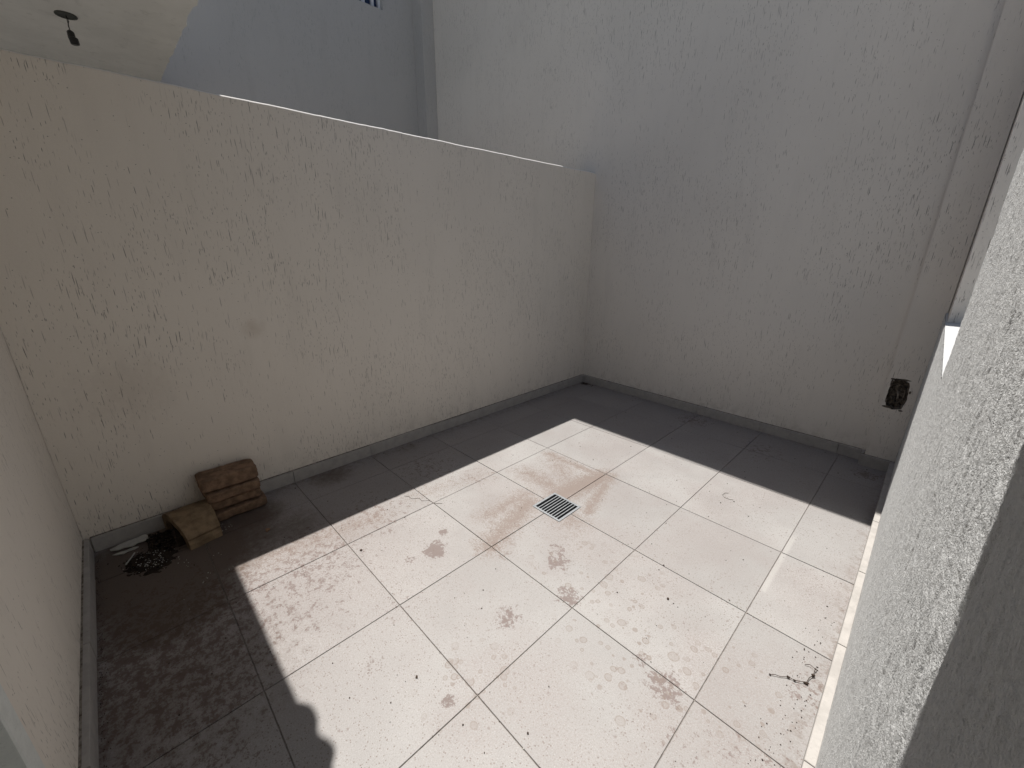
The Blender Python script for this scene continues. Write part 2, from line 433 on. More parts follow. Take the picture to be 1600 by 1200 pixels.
# ------------------------------------------------------------------ drain
dr = thing('floor_drain', (2.02, -3.03, 0), 'square grey metal floor drain with parallel slots in the middle of the tiled patio', 'drain')
bm = bmesh.new()
w = .026
for a, b in (((GX0, GY0, -.02), (GX1, GY0 + w, .004)), ((GX0, GY1 - w, -.02), (GX1, GY1, .004)),
             ((GX0, GY0 + w, -.02), (GX0 + w, GY1 - w, .004)), ((GX1 - w, GY0 + w, -.02), (GX1, GY1 - w, .004))):
    box(bm, a, b)
bm_out('frame', bm, M_metal, dr)
bm = bmesh.new(); box(bm, (GX0 + .012, GY0 + .012, -.060), (GX1 - .012, GY1 - .012, -.055))
for a, b in (((GX0 + .006, GY0 + .006), (GX0 + .0115, GY1 - .006)), ((GX1 - .0115, GY0 + .006), (GX1 - .006, GY1 - .006)),
             ((GX0 + .012, GY0 + .006), (GX1 - .012, GY0 + .0115)), ((GX0 + .012, GY1 - .0115), (GX1 - .012, GY1 - .006))):
    box(bm, (a[0], a[1], -.059), (b[0], b[1], -.021))
bm_out('pit', bm, M_pit, dr)
nb = 9
for k in range(nb):
    xx = GX0 + w + (k + .5) * (GX1 - GX0 - 2 * w) / nb
    if k == 0: continue
    bm = bmesh.new(); xx -= .5 * (GX1 - GX0 - 2 * w) / nb
    box(bm, (xx - .0062, GY0 + w, -.016), (xx + .0062, GY1 - w, .0015), .0015)
    bm_out('slat', bm, M_metal, dr)

# ------------------------------------------------------------------ walls
# parapet wall on the left with its rounded top edge, coloured paler for the sunlit line
par = thing('parapet_wall', (XL - .15, -3, 0), 'long cream stucco wall of shoulder height, brown bricks heaped at its foot', 'wall')
bm = bmesh.new()
r = .024; TH = .30
prof = [(XL - TH, -.05), (XL, -.05)]
prof += [(XL, HP - r)]
for k in range(1, 5):
    a = k / 4 * math.pi / 2
    prof.append((XL - r + r * math.cos(a), HP - r + r * math.sin(a)))
prof += [(XL - TH + r, HP), (XL - TH, HP - r)]
N = 240
rings = []
for i in range(N + 1):
    y = YN + .002 + (YB - YN - .004) * i / N
    ring = []
    for (px, pz) in prof:
        wob = (mnoise.noise(Vector((y * 1.5, pz * .7, 3))) * .004 + mnoise.noise(Vector((y * 9, pz * 3, 5))) * .0015)
        dz = mnoise.noise(Vector((y * 2.5, 0, 9))) * .006 + mnoise.noise(Vector((y * 14, 0, 2))) * .003 if pz > 3 else 0
        ring.append(bm.verts.new(Vector((px + (wob if px > XL - .1 else 0), y, pz + dz)) * S))
    rings.append(ring)
for i in range(N):
    n = len(prof)
    for k in range(n):
        f = bm.faces.new((rings[i][k], rings[i][(k + 1) % n], rings[i + 1][(k + 1) % n], rings[i + 1][k]))
        if 3 <= k <= 6: f.material_index = 1
bm.faces.new(rings[0]); bm.faces.new(list(reversed(rings[-1])))
o = bm_out('wall_body', bm, M_wall, par)
o.data.materials.append(M_lip)

def skirting(parent, p0, p1, nrm, cuts, h=HS, t=T, open_top=True):
    """tiles of skirting from p0 to p1 (floor line on the wall face) standing t proud along nrm"""
    a = Vector((p0[0], p0[1], 0)); b = Vector((p1[0], p1[1], 0)); d = (b - a); L = d.length; d.normalize()
    nv = Vector((nrm[0], nrm[1], 0))
    pts = [0] + [c for c in cuts if 0 < c < L] + [L]
    for k in range(len(pts) - 1):
        bm = bmesh.new()
        s0, s1 = pts[k] + .003, pts[k + 1] - .003
        hh = h + random.uniform(-.004, .004); tt = t + random.uniform(-.003, .003)
        q = [a + d * s0, a + d * s1, a + d * s1 + nv * tt, a + d * s0 + nv * tt]
        lo = [bm.verts.new((v + Vector((0, 0, -.0))) * S) for v in q]
        hi = [bm.verts.new((v + Vector((0, 0, hh))) * S) for v in q]
        bm.faces.new(lo); bm.faces.new(hi)
        for i in range(4): bm.faces.new((lo[i], lo[(i + 1) % 4], hi[(i + 1) % 4], hi[i]))
        bmesh.ops.recalc_face_normals(bm, faces=bm.faces)
        bmesh.ops.bevel(bm, geom=[e for e in bm.edges if all(v in hi for v in e.verts)], offset=.003 * S, segments=1, affect='EDGES')
        o = bm_out('skirting_tile', bm, M_skirt, parent)
    # mortar fillet between tile backs and plaster
    bm = bmesh.new()
    mid = a + d * L / 2 + nv * .006
    q = [a + nv * .0, b + nv * .0, b + nv * .012, a + nv * .012]
    lo = [bm.verts.new(v * S) for v in q]; hi = [bm.verts.new((v + Vector((0, 0, h + .006))) * S) for v in q]
    bm.faces.new(lo); bm.faces.new(hi)
    for i in range(4): bm.faces.new((lo[i], lo[(i + 1) % 4], hi[(i + 1) % 4], hi[i]))
    bm_out('mortar_bed', bm, M_mortar, parent)
Lw = YB - YN
skirting(par, (XL, YN + .05), (XL, YB - T - .004), (1, 0), [.78 + k * 1.003 for k in range(9)])

# boundary wall at the end of the patio
bw = thing('boundary_wall', (1, YB, 0), 'tall pale grey stucco wall closing the far end of the patio', 'wall')
bm = bmesh.new()
box(bm, (XL - 5.384, YB, -.05), (9, YB + .4, HB))
bm_out('wall_body', bm, M_back, bw)
skirting(bw, (XL + .001, YB), (4.225, YB), (0, -1), [.50, 1.50, 2.51, 3.52, 4.53])
# corner pilaster with a hole hacked into it
PX0, PX1, PY = 4.268, 4.596, .75
bm = bmesh.new()
rnd = random.Random(3)
hc = (4.40, 1.045)
hole = []
NH = 30
for k in range(NH):
    a = 2 * math.pi * k / NH
    rx, rz = .093, .195
    e = 3.2
    rr = 1 / ((abs(math.cos(a)) ** e + abs(math.sin(a)) ** e) ** (1 / e))
    rr *= 1 + rnd.uniform(-.10, .10)
    hole.append((hc[0] + rx * rr * math.cos(a), hc[1] + rz * rr * math.sin(a)))
zt = HB - .02
outer = [(PX0, -.05)] + [(PX0, z) for z in (.6, 1.5)] + [(PX0, zt), (PX1, zt)] + [(PX1, z) for z in (1.5, .6)] + [(PX1, -.05)]
vo = [bm.verts.new(Vector((p[0], PY, p[1])) * S) for p in outer]
vh = [bm.verts.new(Vector((p[0], PY, p[1])) * S) for p in hole]
ed = [bm.edges.new((vo[i], vo[(i + 1) % len(vo)])) for i in range(len(vo))] + [bm.edges.new((vh[i], vh[(i + 1) % NH])) for i in range(NH)]
bmesh.ops.triangle_fill(bm, use_beauty=True, use_dissolve=False, edges=ed, normal=Vector((0, -1, 0)))
for f in list(bm.faces):      # keep the hole open
    if all(v in vh for v in f.verts): bm.faces.remove(f)
vb = [bm.verts.new(Vector((p[0], YB + .002 - .003, p[1])) * S) for p in outer]
for i in range(len(vo)): bm.faces.new((vo[i], vo[(i + 1) % len(vo)], vb[(i + 1) % len(vo)], vb[i]))
pil = bm_out('pilaster', bm, M_back, bw)
# hacked recess: a crumbly cup behind the opening
bm = bmesh.new()
prev = [bm.verts.new(Vector((p[0], PY + .003, p[1])) * S) for p in [(hc[0] + (q[0] - hc[0]) * 1.02, hc[1] + (q[1] - hc[1]) * 1.01) for q in hole]]
for (dep, sc) in ((.03, .93), (.055, .86), (.07, .78), (.06, .5), (.075, .25)):
    cur = [bm.verts.new(Vector((hc[0] + (p[0] - hc[0]) * sc + rnd.uniform(-.008, .008), PY + dep + rnd.uniform(-.015, .015), hc[1] + (p[1] - hc[1]) * sc + rnd.uniform(-.008, .008))) * S) for p in hole]
    for i in range(NH): bm.faces.new((prev[i], prev[(i + 1) % NH], cur[(i + 1) % NH], cur[i]))
    prev = cur
bm.faces.new(prev)
bm_out('hacked_recess', bm, M_dark, bw)
# chipped render round the hole
chips = []
bm = bmesh.new()
for (cx, cz, sx_, sz_) in ((4.325, 1.235, .035, .012), (4.44, 1.245, .045, .009), (4.335, .865, .045, .012), (4.475, .845, .022, .010), (4.505, 1.10, .009, .020), (4.315, 1.18, .014, .05), (4.312, .95, .010, .04)):
    q = []
    for k in range(9):
        a = 2 * math.pi * k / 9
        q.append((cx + sx_ * math.cos(a) * rnd.uniform(.7, 1.2), cz + sz_ * math.sin(a) * rnd.uniform(.7, 1.3)))
    prism(bm, q, 1, PY - .003, PY + .003)
bm_out('chipped_render', bm, M_dark, bw)
skirting(bw, (4.225, PY), (4.60, PY), (0, -1), [])
skirting(bw, (PX0, YB - .0), (PX0, PY), (-1, 0), [])
jb = thing('junction_box', (4.40, PY + .07, 1.05), 'round black electrical box sunk in the hole hacked in the corner pilaster', 'electrical box')
bm = bmesh.new()
for k in range(14):
    a0, a1 = 2 * math.pi * k / 14, 2 * math.pi * (k + 1) / 14
    q = [(hc[0] + .055 * math.cos(a0), hc[1] + .11 * math.sin(a0)), (hc[0] + .055 * math.cos(a1), hc[1] + .11 * math.sin(a1)),
         (hc[0] + .066 * math.cos(a1), hc[1] + .13 * math.sin(a1)), (hc[0] + .066 * math.cos(a0), hc[1] + .13 * math.sin(a0))]
    prism(bm, q, 1, PY + .035, PY + .11)
bm_out('box_rim', bm, M_dark, jb)
bm = bmesh.new(); tube(bm, [(4.39, PY + .09, 1.10), (4.40, PY + .03, 1.06), (4.41, PY + .04, .99), (4.395, PY + .09, .96)], .010, 6)
bm_out('conduit', bm, M_mortar, jb)

# ------------------------------------------------------------------ side wall beside the camera: real plaster relief
rng = np.random.default_rng(11)
def vnoise(u, v, seed):
    gr = np.random.default_rng(seed).random((512, 512))
    iu = np.floor(u).astype(int); iv = np.floor(v).astype(int)
    fu = u - iu; fv = v - iv; fu = fu * fu * (3 - 2 * fu); fv = fv * fv * (3 - 2 * fv)
    a = gr[iu % 512, iv % 512]; b = gr[(iu + 1) % 512, iv % 512]; c = gr[iu % 512, (iv + 1) % 512]; d = gr[(iu + 1) % 512, (iv + 1) % 512]
    return (a * (1 - fu) + b * fu) * (1 - fv) + (c * (1 - fu) + d * fu) * fv
def spaced(segs):
    out = []
    for a, b, st in segs:
        n = max(1, int(round((b - a) / st))); out += list(a + (b - a) * np.arange(n) / n)
    out.append(segs[-1][1]); return np.array(out)
yg = spaced([(YN + .003, -6.0, .03), (-6.0, -4.6, .0034), (-4.6, Y3, .006), (Y3, Y2, .012), (Y2, .74, .03)])
zg = spaced([(-.04, .7, .014), (.7, LOW, .0042), (LOW, 3.2, .0044), (3.2, ZC - .004, .03)])
Yg, Zg = np.meshgrid(yg, zg, indexing='ij')
yy = Yg * S; zz = Zg * S
hgt = (vnoise(yy * 330, zz * 330, 1) - .5) * .0007 + (vnoise(yy * 900, zz * 900, 4) - .5) * .0005
hgt += (vnoise(yy * 480, zz * 380, 12) - .5) * .0006 + (vnoise(yy * 120, zz * 95, 2) - .5) * .0010 + (vnoise(yy * 22, zz * 14, 3) - .5) * .0016
hgt += (vnoise(yy * 260, zz * 26, 7) - .5) * .0007 + (rng.random(yy.shape) - .5) * .0006 + np.clip(vnoise(yy * 70, zz * 16, 21) - .62, 0, 1) * -.006
for k in range(900):           # worm grooves pressed by dragged grains
    cy = rng.uniform(YN, Y3 + 2.5) * S; cz = rng.uniform(0, 3.6) * S
    ln = rng.uniform(.006, .05) if rng.random() < .8 else rng.uniform(.05, .11)
    wd = rng.uniform(.0009, .0018); dp = rng.uniform(.0005, .0016); tl = rng.normal(0, .05)
    i0, i1 = np.searchsorted(yg, [(cy - .015) / S, (cy + .015) / S]); k0, k1 = np.searchsorted(zg, [(cz - ln) / S, (cz + ln) / S])
    if i1 <= i0 or k1 <= k0: continue
    a = yy[i0:i1, k0:k1]; b = zz[i0:i1, k0:k1]
    du = (a - cy - tl * (b - cz) - .0012 * np.sin((b - cz) * 170 + k)) / wd; dv = np.abs(b - cz) / (ln * .5)
    hgt[i0:i1, k0:k1] -= dp * np.exp(-du * du) * np.clip(1.6 - 1.6 * dv, 0, 1)
edge = np.minimum(1, np.abs(Zg - LOW) / .01 + (Yg < Y3 - .003) * 1.0 + (Yg > Y2 + .003) * 1.0)
hgt = hgt + .0012
xw = (4.588 - .0105 * Yg) * S - hgt
nY, nZ = Yg.shape
verts = np.stack([xw, yy, zz], -1).reshape(-1, 3)
ii, kk = np.meshgrid(np.arange(nY - 1), np.arange(nZ - 1), indexing='ij')
ym = (yg[:-1] + yg[1:]) / 2; zm = (zg[:-1] + zg[1:]) / 2
keep = ~((ym[:, None] > Y3) & (zm[None, :] > LOW))
ii = ii[keep]; kk = kk[keep]
quads = np.stack([ii * nZ + kk, ii * nZ + kk + 1, (ii + 1) * nZ + kk + 1, (ii + 1) * nZ + kk], -1)
def np_mesh(name, verts, quads):
    me = bpy.data.meshes.new(name)
    me.vertices.add(len(verts)); me.vertices.foreach_set('co', verts.astype(np.float32).ravel())
    me.loops.add(quads.size); me.loops.foreach_set('vertex_index', quads.astype(np.int32).ravel())
    me.polygons.add(len(quads)); me.polygons.foreach_set('loop_start', (np.arange(len(quads)) * 4).astype(np.int32))
    me.update(calc_edges=True); me.validate()
    me.polygons.foreach_set('use_smooth', np.ones(len(quads), bool)); me.update()
    return me
used = np.unique(quads); remap = -np.ones(len(verts), int); remap[used] = np.arange(len(used))
me = np_mesh('plaster_face', verts[used], remap[quads])
sw = thing('side_wall', (4.8, -3, 0), 'white stucco wall at the right edge, sunlit, stepping down to a low sill', 'wall')
link('plaster_face', me, M_side, sw)
bm = bmesh.new()
prof = [(YN, -.05), (.745, -.05), (.745, LOW - .001), (Y3, LOW - .001), (Y3, ZC - .002), (YN, ZC - .002)]
A, B = prism(bm, prof, 0, 0, 4.95)
for v in A: v.co.x = (XR(v.co.y / S) + .0015) * S
bm_out('wall_core', bm, M_side, sw)
bm = bmesh.new(); box(bm, (XR(0) + .016, Y2, LOW + .001), (8.9, .745, HB - .3)); bm_out('return_wall', bm, M_back, sw)
cuts = [.16, .80, 1.83, 2.83, 3.83, 4.83, 5.83, 6.83]
# skirting along the side wall follows its slight skew
pts = [.70, -.03, -1.03, -2.02, -3.0, -4.0, -5.0, -6.0, YN + .05]
for k in range(len(pts) - 1):
    bm = bmesh.new(); a, b = pts[k] - .003, pts[k + 1] + .003
    hh = .155 + random.uniform(-.003, .003)
    q = [(XR(a) - .001, a), (XR(b) - .001, b), (XRS(b), b), (XRS(a), a)]
    prism(bm, q, 2, 0.0, hh)
    bmesh.ops.recalc_face_normals(bm, faces=bm.faces)
    bmesh.ops.bevel(bm, geom=[e for e in bm.edges if all(v.co.z > .05 for v in e.verts)], offset=.003 * S, segments=1, affect='EDGES')
    bm_out('skirting_tile', bm, M_skirt, sw)

# ------------------------------------------------------------------ house: entrance wall, slab, added bounce wall
hw = thing('house_wall', (1, YN, 0), 'cream stucco house wall at the left edge, meeting the long wall in the dark corner', 'wall')
bm = bmesh.new()
DX0, DX1, DH = 2.335, 4.1, 4.2
prof = [(-.9, -.05), (DX0, -.05), (DX0, DH), (DX1, DH), (DX1, -.05), (4.97, -.05), (4.97, ZC - .003), (-.9, ZC - .003)]
prism(bm, prof, 1, YN - .3, YN)
bm_out('wall_body', bm, M_wall, hw)
skirting(hw, (XL + T + .004, YN), (DX0 - .03, YN), (0, 1), [.47, 1.47, 2.47], h=.16, t=.045)
dd = thing('door', (DX0, YN, 0), 'pale painted door frame cutting the bottom left corner beside the house wall', 'door')
bm = bmesh.new()
box(bm, (DX0 - .02, YN - .2, 0), (DX0 + .10, YN + .022, DH), .006)
box(bm, (DX1 - .10, YN - .2, 0), (DX1 + .02, YN + .022, DH), .006)
box(bm, (DX0 + .10, YN - .2, DH - .10), (DX1 - .10, YN + .022, DH), .006)
bm_out('frame', bm, M_white, dd)
for (a, b) in ((DX0 + .11, 3.21), (3.225, DX1 - .11)):
    bm = bmesh.new()
    box(bm, (a, YN - .14, .01), (a + .14, YN - .05, DH - .11), .004); box(bm, (b - .14, YN - .14, .01), (b, YN - .05, DH - .11), .004)
    box(bm, (a + .14, YN - .14, .01), (b - .14, YN - .05, .35), .004); box(bm, (a + .14, YN - .14, DH - .3), (b - .14, YN - .05, DH - .11), .004)
    lf = bm_out('leaf', bm, M_white, dd)
    bm = bmesh.new(); box(bm, (a + .13, YN - .1, .34), (b - .13, YN - .09, DH - .29)); bm_out('pane', bm, M_glass, lf)

# slab over the entrance; its rough cast edge throws the left edge of the sun patch
sl = thing('balcony_slab', (-3, -6, ZC), 'raw concrete slab with ragged edge seen above the long wall, lamp cable hanging under it', 'slab')
bm = bmesh.new()
edgex = np.arange(-5.94, 6.01, .035)
lump = [(2.24, .0), (2.285, .045), (2.33, .060), (2.40, .062), (2.43, .058), (2.47, .034), (2.51, .030), (2.55, .042), (2.60, .066), (2.67, .068), (2.70, .045), (2.735, .012), (2.80, .020), (2.9, .0)]
lx = [a - SX * ZC for a, b in lump]; lv = [b for a, b in lump]
top = []; bot = []
for x in edgex:
    e = np.interp(x, lx, lv, left=0, right=0)
    amp = .004 if x > -1.2 else .026
    e += mnoise.noise(Vector((x * 2.3, 1, 2))) * amp + max(.1, mnoise.noise(Vector((x * 6.1, 4, 2)))) * amp * 1.2 + mnoise.noise(Vector((x * 14, 4, 7))) * amp * .3
    bot.append((x, YSLAB + e)); top.append((x, YSLAB + e * .6 - .004))
def ring(pts, z): return [bm.verts.new(Vector((p[0], p[1], z + mnoise.noise(Vector((p[0] * 5, 0, z))) * .006)) * S) for p in pts]
r0 = ring(bot, ZC); r1 = ring(bot, ZC + .05); r2 = ring(top, ZC + .3)
back = -9.5
b0 = [bm.verts.new(Vector((p[0], back, ZC)) * S) for p in bot]; b2 = [bm.verts.new(Vector((p[0], back, ZC + .3)) * S) for p in top]
for i in range(len(bot) - 1):
    bm.faces.new((r0[i], r0[i + 1], r1[i + 1], r1[i])); bm.faces.new((r1[i], r1[i + 1], r2[i + 1], r2[i]))
    bm.faces.new((b0[i], b0[i + 1], r0[i + 1], r0[i])); bm.faces.new((r2[i], r2[i + 1], b2[i + 1], b2[i])); bm.faces.new((b2[i], b2[i + 1], b0[i + 1], b0[i]))
bm.faces.new((r0[0], r1[0], r2[0], b2[0], b0[0])); bm.faces.new((r0[-1], r1[-1], r2[-1], b2[-1], b0[-1]))
bm_out('slab_body', bm, M_conc, sl)

# unseen wall added above the slab to bounce sunlight back
up = thing('bounce_wall', (0, YN, ZC + .3), 'low cream stucco wall added unseen on the slab to bounce sunlight', 'wall')
bm = bmesh.new(); box(bm, (-5.94, YN - .3, ZC + .305), (6, YN, 6.4)); bm_out('wall_body', bm, M_wall, up)

# neighbour's house: its shaded side wall faces the parapet, with a window high up
nh = thing('neighbour_house', (-6.2, -3, 0), 'tall shaded stucco house side beyond the long wall, a window at its top edge', 'house')
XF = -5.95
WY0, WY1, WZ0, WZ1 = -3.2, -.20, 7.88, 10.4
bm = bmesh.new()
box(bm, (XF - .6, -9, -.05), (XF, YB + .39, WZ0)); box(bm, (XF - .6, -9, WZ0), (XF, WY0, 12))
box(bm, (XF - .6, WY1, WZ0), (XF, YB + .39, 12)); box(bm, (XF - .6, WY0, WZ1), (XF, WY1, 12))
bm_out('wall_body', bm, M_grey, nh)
bm = bmesh.new(); box(bm, (XF + .001, .58, -.05), (-5.565, YB - .001, HB - .01), .006)
bm_out('pilaster', bm, M_grey, nh)
wi = bpy.data.objects.new('window', None); COL.objects.link(wi); wi.parent = nh
def in_parent(name, bm, mat, parent):
    return bm_out(name, bm, mat, parent)
bm = bmesh.new()
fx0, fx1 = XF - .20, XF - .10
box(bm, (fx0, WY0, WZ0 + .001), (fx1, WY1, WZ0 + .05)); box(bm, (fx0, WY0, WZ1 - .07), (fx1, WY1, WZ1 - .001))
for yy_ in (WY0, -2.4, -1.7, -1.0, -.64, -.42, WY1 - .06): box(bm, (fx0 - .01, yy_, WZ0 + .05), (fx1 + .01, yy_ + .055, WZ1 - .07))
bm_out('frame', bm, M_frame, wi)
bm = bmesh.new(); box(bm, (fx0 + .03, WY0, WZ0 + .03), (fx0 + .04, WY1, WZ1 - .03)); bm_out('pane', bm, M_glass, wi)

# ------------------------------------------------------------------ lamp cable hanging from the slab
lp = thing('lamp_socket', (-3.42, -5.79, ZC), 'black bulb holder dangling on two bare wires from the slab', 'lamp holder')
lx0, ly0 = -3.40, -5.80
bm = bmesh.new()
for k in range(16):
    a0, a1 = 2 * math.pi * k / 16, 2 * math.pi * (k + 1) / 16
    q = [(lx0 + .075 * math.cos(a0), ly0 + .075 * math.sin(a0)), (lx0 + .075 * math.cos(a1), ly0 + .075 * math.sin(a1)),
         (lx0 + .098 * math.cos(a1), ly0 + .098 * math.sin(a1)), (lx0 + .098 * math.cos(a0), ly0 + .098 * math.sin(a0))]
    prism(bm, q, 2, ZC - .012, ZC + .004)
bmesh.ops.create_circle(bm, cap_ends=True, radius=.076 * S, segments=16, matrix=Matrix.Translation(Vector((lx0, ly0, ZC - .0075)) * S))
bm_out('ceiling_box', bm, plain('dark_grey_plastic', (.05, .055, .05), .6), lp)
for (dx, dy) in ((-.012, .0), (.014, .01)):
    bm = bmesh.new(); tube(bm, [(lx0 + dx * .3, ly0, ZC - .005), (lx0 + dx, ly0 + dy, ZC - .06), (lx0 + dx * 1.2, ly0 - dy * .6, ZC - .11), (lx0, ly0, ZC - .155)], .0045, 5)
    bm_out('wire', bm, M_black, lp)
bm = bmesh.new(); tube(bm, [(lx0 - .004, ly0, ZC - .145), (lx0 - .002, ly0, ZC - .16), (lx0, ly0, ZC - .17), (lx0 + .004, ly0, ZC - .22), (lx0 + .010, ly0 + .01, ZC - .235), (lx0 + .018, ly0 + .014, ZC - .285), (lx0 + .018, ly0 + .014, ZC - .29)],
                       .038, 12, [.3, .75, .9, .95, 1.15, 1.1, .6])
bm_out('bulb_holder', bm, M_black, lp)

# ------------------------------------------------------------------ bricks
def brick(name, cx, cy, cz, lx_, ly_, lz, yaw, tilt, seed, label):
    bm = bmesh.new()
    bmesh.ops.create_cube(bm, size=1.0)
    bmesh.ops.subdivide_edges(bm, edges=bm.edges[:], cuts=15, use_grid_fill=True)
    for v in bm.verts:      # rounded, worn arrises
        q = v.co * 2
        for ax in range(3):
            o = [abs(q[i]) for i in range(3) if i != ax]
            f = 1 - (.13 if ax == 2 else .035) * (max(0, o[0] - .7) / .3) ** 3 - (.13 if ax == 2 else .035) * (max(0, o[1] - .7) / .3) ** 3
            v.co[ax] *= f
        v.co = Vector((v.co.x * lx_, v.co.y * ly_, v.co.z * lz)) * S
    rough(bm, .0030, 22, seed); rough(bm, .0011, 90, seed)
    for v in bm.verts:      # chipped corners and a few splits
        ch = mnoise.noise(v.co * 14 + Vector((seed * 3, 0, 0)))
        if ch > .28: v.co *= 1 - (ch - .28) * .22
    M = Matrix.Translation(Vector((cx, cy, cz)) * S) @ Matrix.Rotation(yaw, 4, 'Z') @ Matrix.Rotation(tilt, 4, 'X')
    bm.transform(M)
    o = bm_out(name, bm, M_brick, None, smooth=True)
    tag(o, label, 'brick', 'bricks heaped against the long wall')
brick('brick', -.385, -5.615, .056, .285, .50, .100, .03, .0, 1.0, 'lowest brick of the stack against the long wall, lying on the floor')
brick('brick', -.418, -5.625, .168, .262, .47, .102, -.05, .0, 2.0, 'second brick up in the stack against the long wall')
brick('brick', -.395, -5.640, .285, .290, .49, .108, .045, -.012, 3.3, 'third brick up in the stack, directly under the thick top brick')
brick('brick', -.415, -5.650, .424, .265, .52, .155, .0, .0, 4.1, 'thick mossy brown brick on top of the stack against the long wall')

# arched clay tile lying in front of the stack, open end to the left
at = thing('arched_clay_tile', (-.25, -6.07, 0), 'arched brown clay tile lying against the long wall, its dark hollow end facing left', 'clay tile')
bm = bmesh.new()
outer = [(-.515, .155), (-.47, .205), (-.40, .235), (-.31, .248), (-.22, .240), (-.13, .218), (-.06, .182), (-.015, .130), (-.004, .108), (-.03, .100), (-.008, .090), (.012, .05), (.018, 0.0)]
inner = [(-.055, 0.0), (-.07, .06), (-.11, .115), (-.18, .155), (-.26, .175), (-.34, .168), (-.41, .14), (-.45, .11), (-.46, .0), (-.515, 0.0)]
ringp = outer + inner
NR = 14; rg = []
for k in range(NR + 1):
    t = k / NR; y = -6.255 + .375 * t
    rg.append([bm.verts.new(Vector((p[0] + .045 * (1 - t) * (1 if p[0] > -.3 else 0), y + (.20 * (1 - t) + .06) * (p[0] + .53), p[1] * (1 - .06 * (1 - t)))) * S) for p in ringp])
n = len(ringp)
for k in range(NR):
    for i in range(n): bm.faces.new((rg[k][i], rg[k][(i + 1) % n], rg[k + 1][(i + 1) % n], rg[k + 1][i]))
bm.faces.new(rg[0]); bm.faces.new(list(reversed(rg[-1])))
rough(bm, .0022, 25, 8.0)
bm_out('clay_shell', bm, M_arch, at)
bm = bmesh.new(); box(bm, (-.44, -6.19, .0), (-.08, -5.93, .10)); bmesh.ops.subdivide_edges(bm, edges=bm.edges[:], cuts=4, use_grid_fill=True); rough(bm, .006, 40, 2)
bm_out('soil_fill', bm, M_soot, at)

# ------------------------------------------------------------------ litter in the corner
def flake(bm, c, r, h, sides=6, rnd=random):
    q = []
    a0 = rnd.random() * 6
    for k in range(sides):
        a = a0 + 2 * math.pi * k / sides; rr = r * rnd.uniform(.55, 1.2)
        q.append((c[0] + rr * math.cos(a), c[1] + rr * math.sin(a) * rnd.uniform(.6, 1)))
    A, B = prism(bm, q, 2, c[2], c[2] + h)
    for v in A + B: v.co.z += rnd.uniform(-.2, .2) * h * S
R2 = random.Random(5)
bm = bmesh.new()
gn = 44
gv = {}
for i in range(gn + 1):
    for j in range(gn + 1):
        a = (i / gn - .5) * .56; b = (j / gn - .5) * .50
        cx_, cy_ = -.03 + a - .25 * b, -6.40 + b + a * .3
        d2 = (a / .22) ** 2 + (b / .18) ** 2
        h0 = .050 * math.exp(-d2 * 1.3) + .022 * mnoise.noise(Vector((cx_ * 22, cy_ * 22, 1))) + .014 * mnoise.noise(Vector((cx_ * 60, cy_ * 60, 4))) - .008 - .012 * d2
        gv[i, j] = bm.verts.new(Vector((cx_, cy_, h0)) * S)
for i in range(gn):
    for j in range(gn):
        q = (gv[i, j], gv[i + 1, j], gv[i + 1, j + 1], gv[i, j + 1])
        if max(v.co.z for v in q) > -.002: bm.faces.new(q)
for v in [v for v in bm.verts if not v.link_faces]: bm.verts.remove(v)
for k in range(260):
    a = R2.gauss(0, .085); b = R2.gauss(0, .062)
    cx_, cy_ = -.02 + a - .28 * b, -6.42 + b * 1.1 + a * .45
    hgt_ = max(0, .035 - (a * a + b * b) * 1.6)
    flake(bm, (cx_, cy_, R2.uniform(0, 1) * hgt_ + .001), R2.uniform(.004, .012), R2.uniform(.002, .006), 5, R2)
for k in range(260):
    cx_ = R2.uniform(-.45, -.06); cy_ = R2.uniform(-6.40, -6.22)
    flake(bm, (cx_, cy_, R2.uniform(0, .03)), R2.uniform(.008, .02), R2.uniform(.004, .01), 5, R2)
o = bm_out('soil_heap', bm, M_soot); tag(o, 'small heap of black soil and rotted leaves spilling from the arched clay tile', 'soil', kind='stuff')
bm = bmesh.new()
for k in range(120):
    t = R2.random()
    cx_ = -.12 + .27 * t + R2.gauss(0, .03); cy_ = -6.30 - .10 * t + R2.gauss(0, .025)
    cx_, cy_ = .02 + R2.gauss(0, .085), -6.40 + R2.gauss(0, .06)
    flake(bm, (cx_, cy_, .030 + R2.uniform(0, .012)), R2.uniform(.0012, .0075) , .003, 5, R2)
for (cx_, cy_) in ((-.12, -5.81), (-.16, -5.80), (-.10, -5.77), (-.07, -5.80), (.20, -6.20), (.12, -6.23), (.26, -6.18), (.55, -6.05), (.6, -5.9), (.62, -6.1), (.3, -5.95)):
    for q in range(3): flake(bm, (cx_ + R2.gauss(0, .02), cy_ + R2.gauss(0, .02), .002), R2.uniform(.003, .006), .004, 5, R2)
o = bm_out('plaster_crumbs', bm, M_chip); tag(o, 'white plaster crumbs sprinkled over the black soil', 'crumbs', kind='stuff')

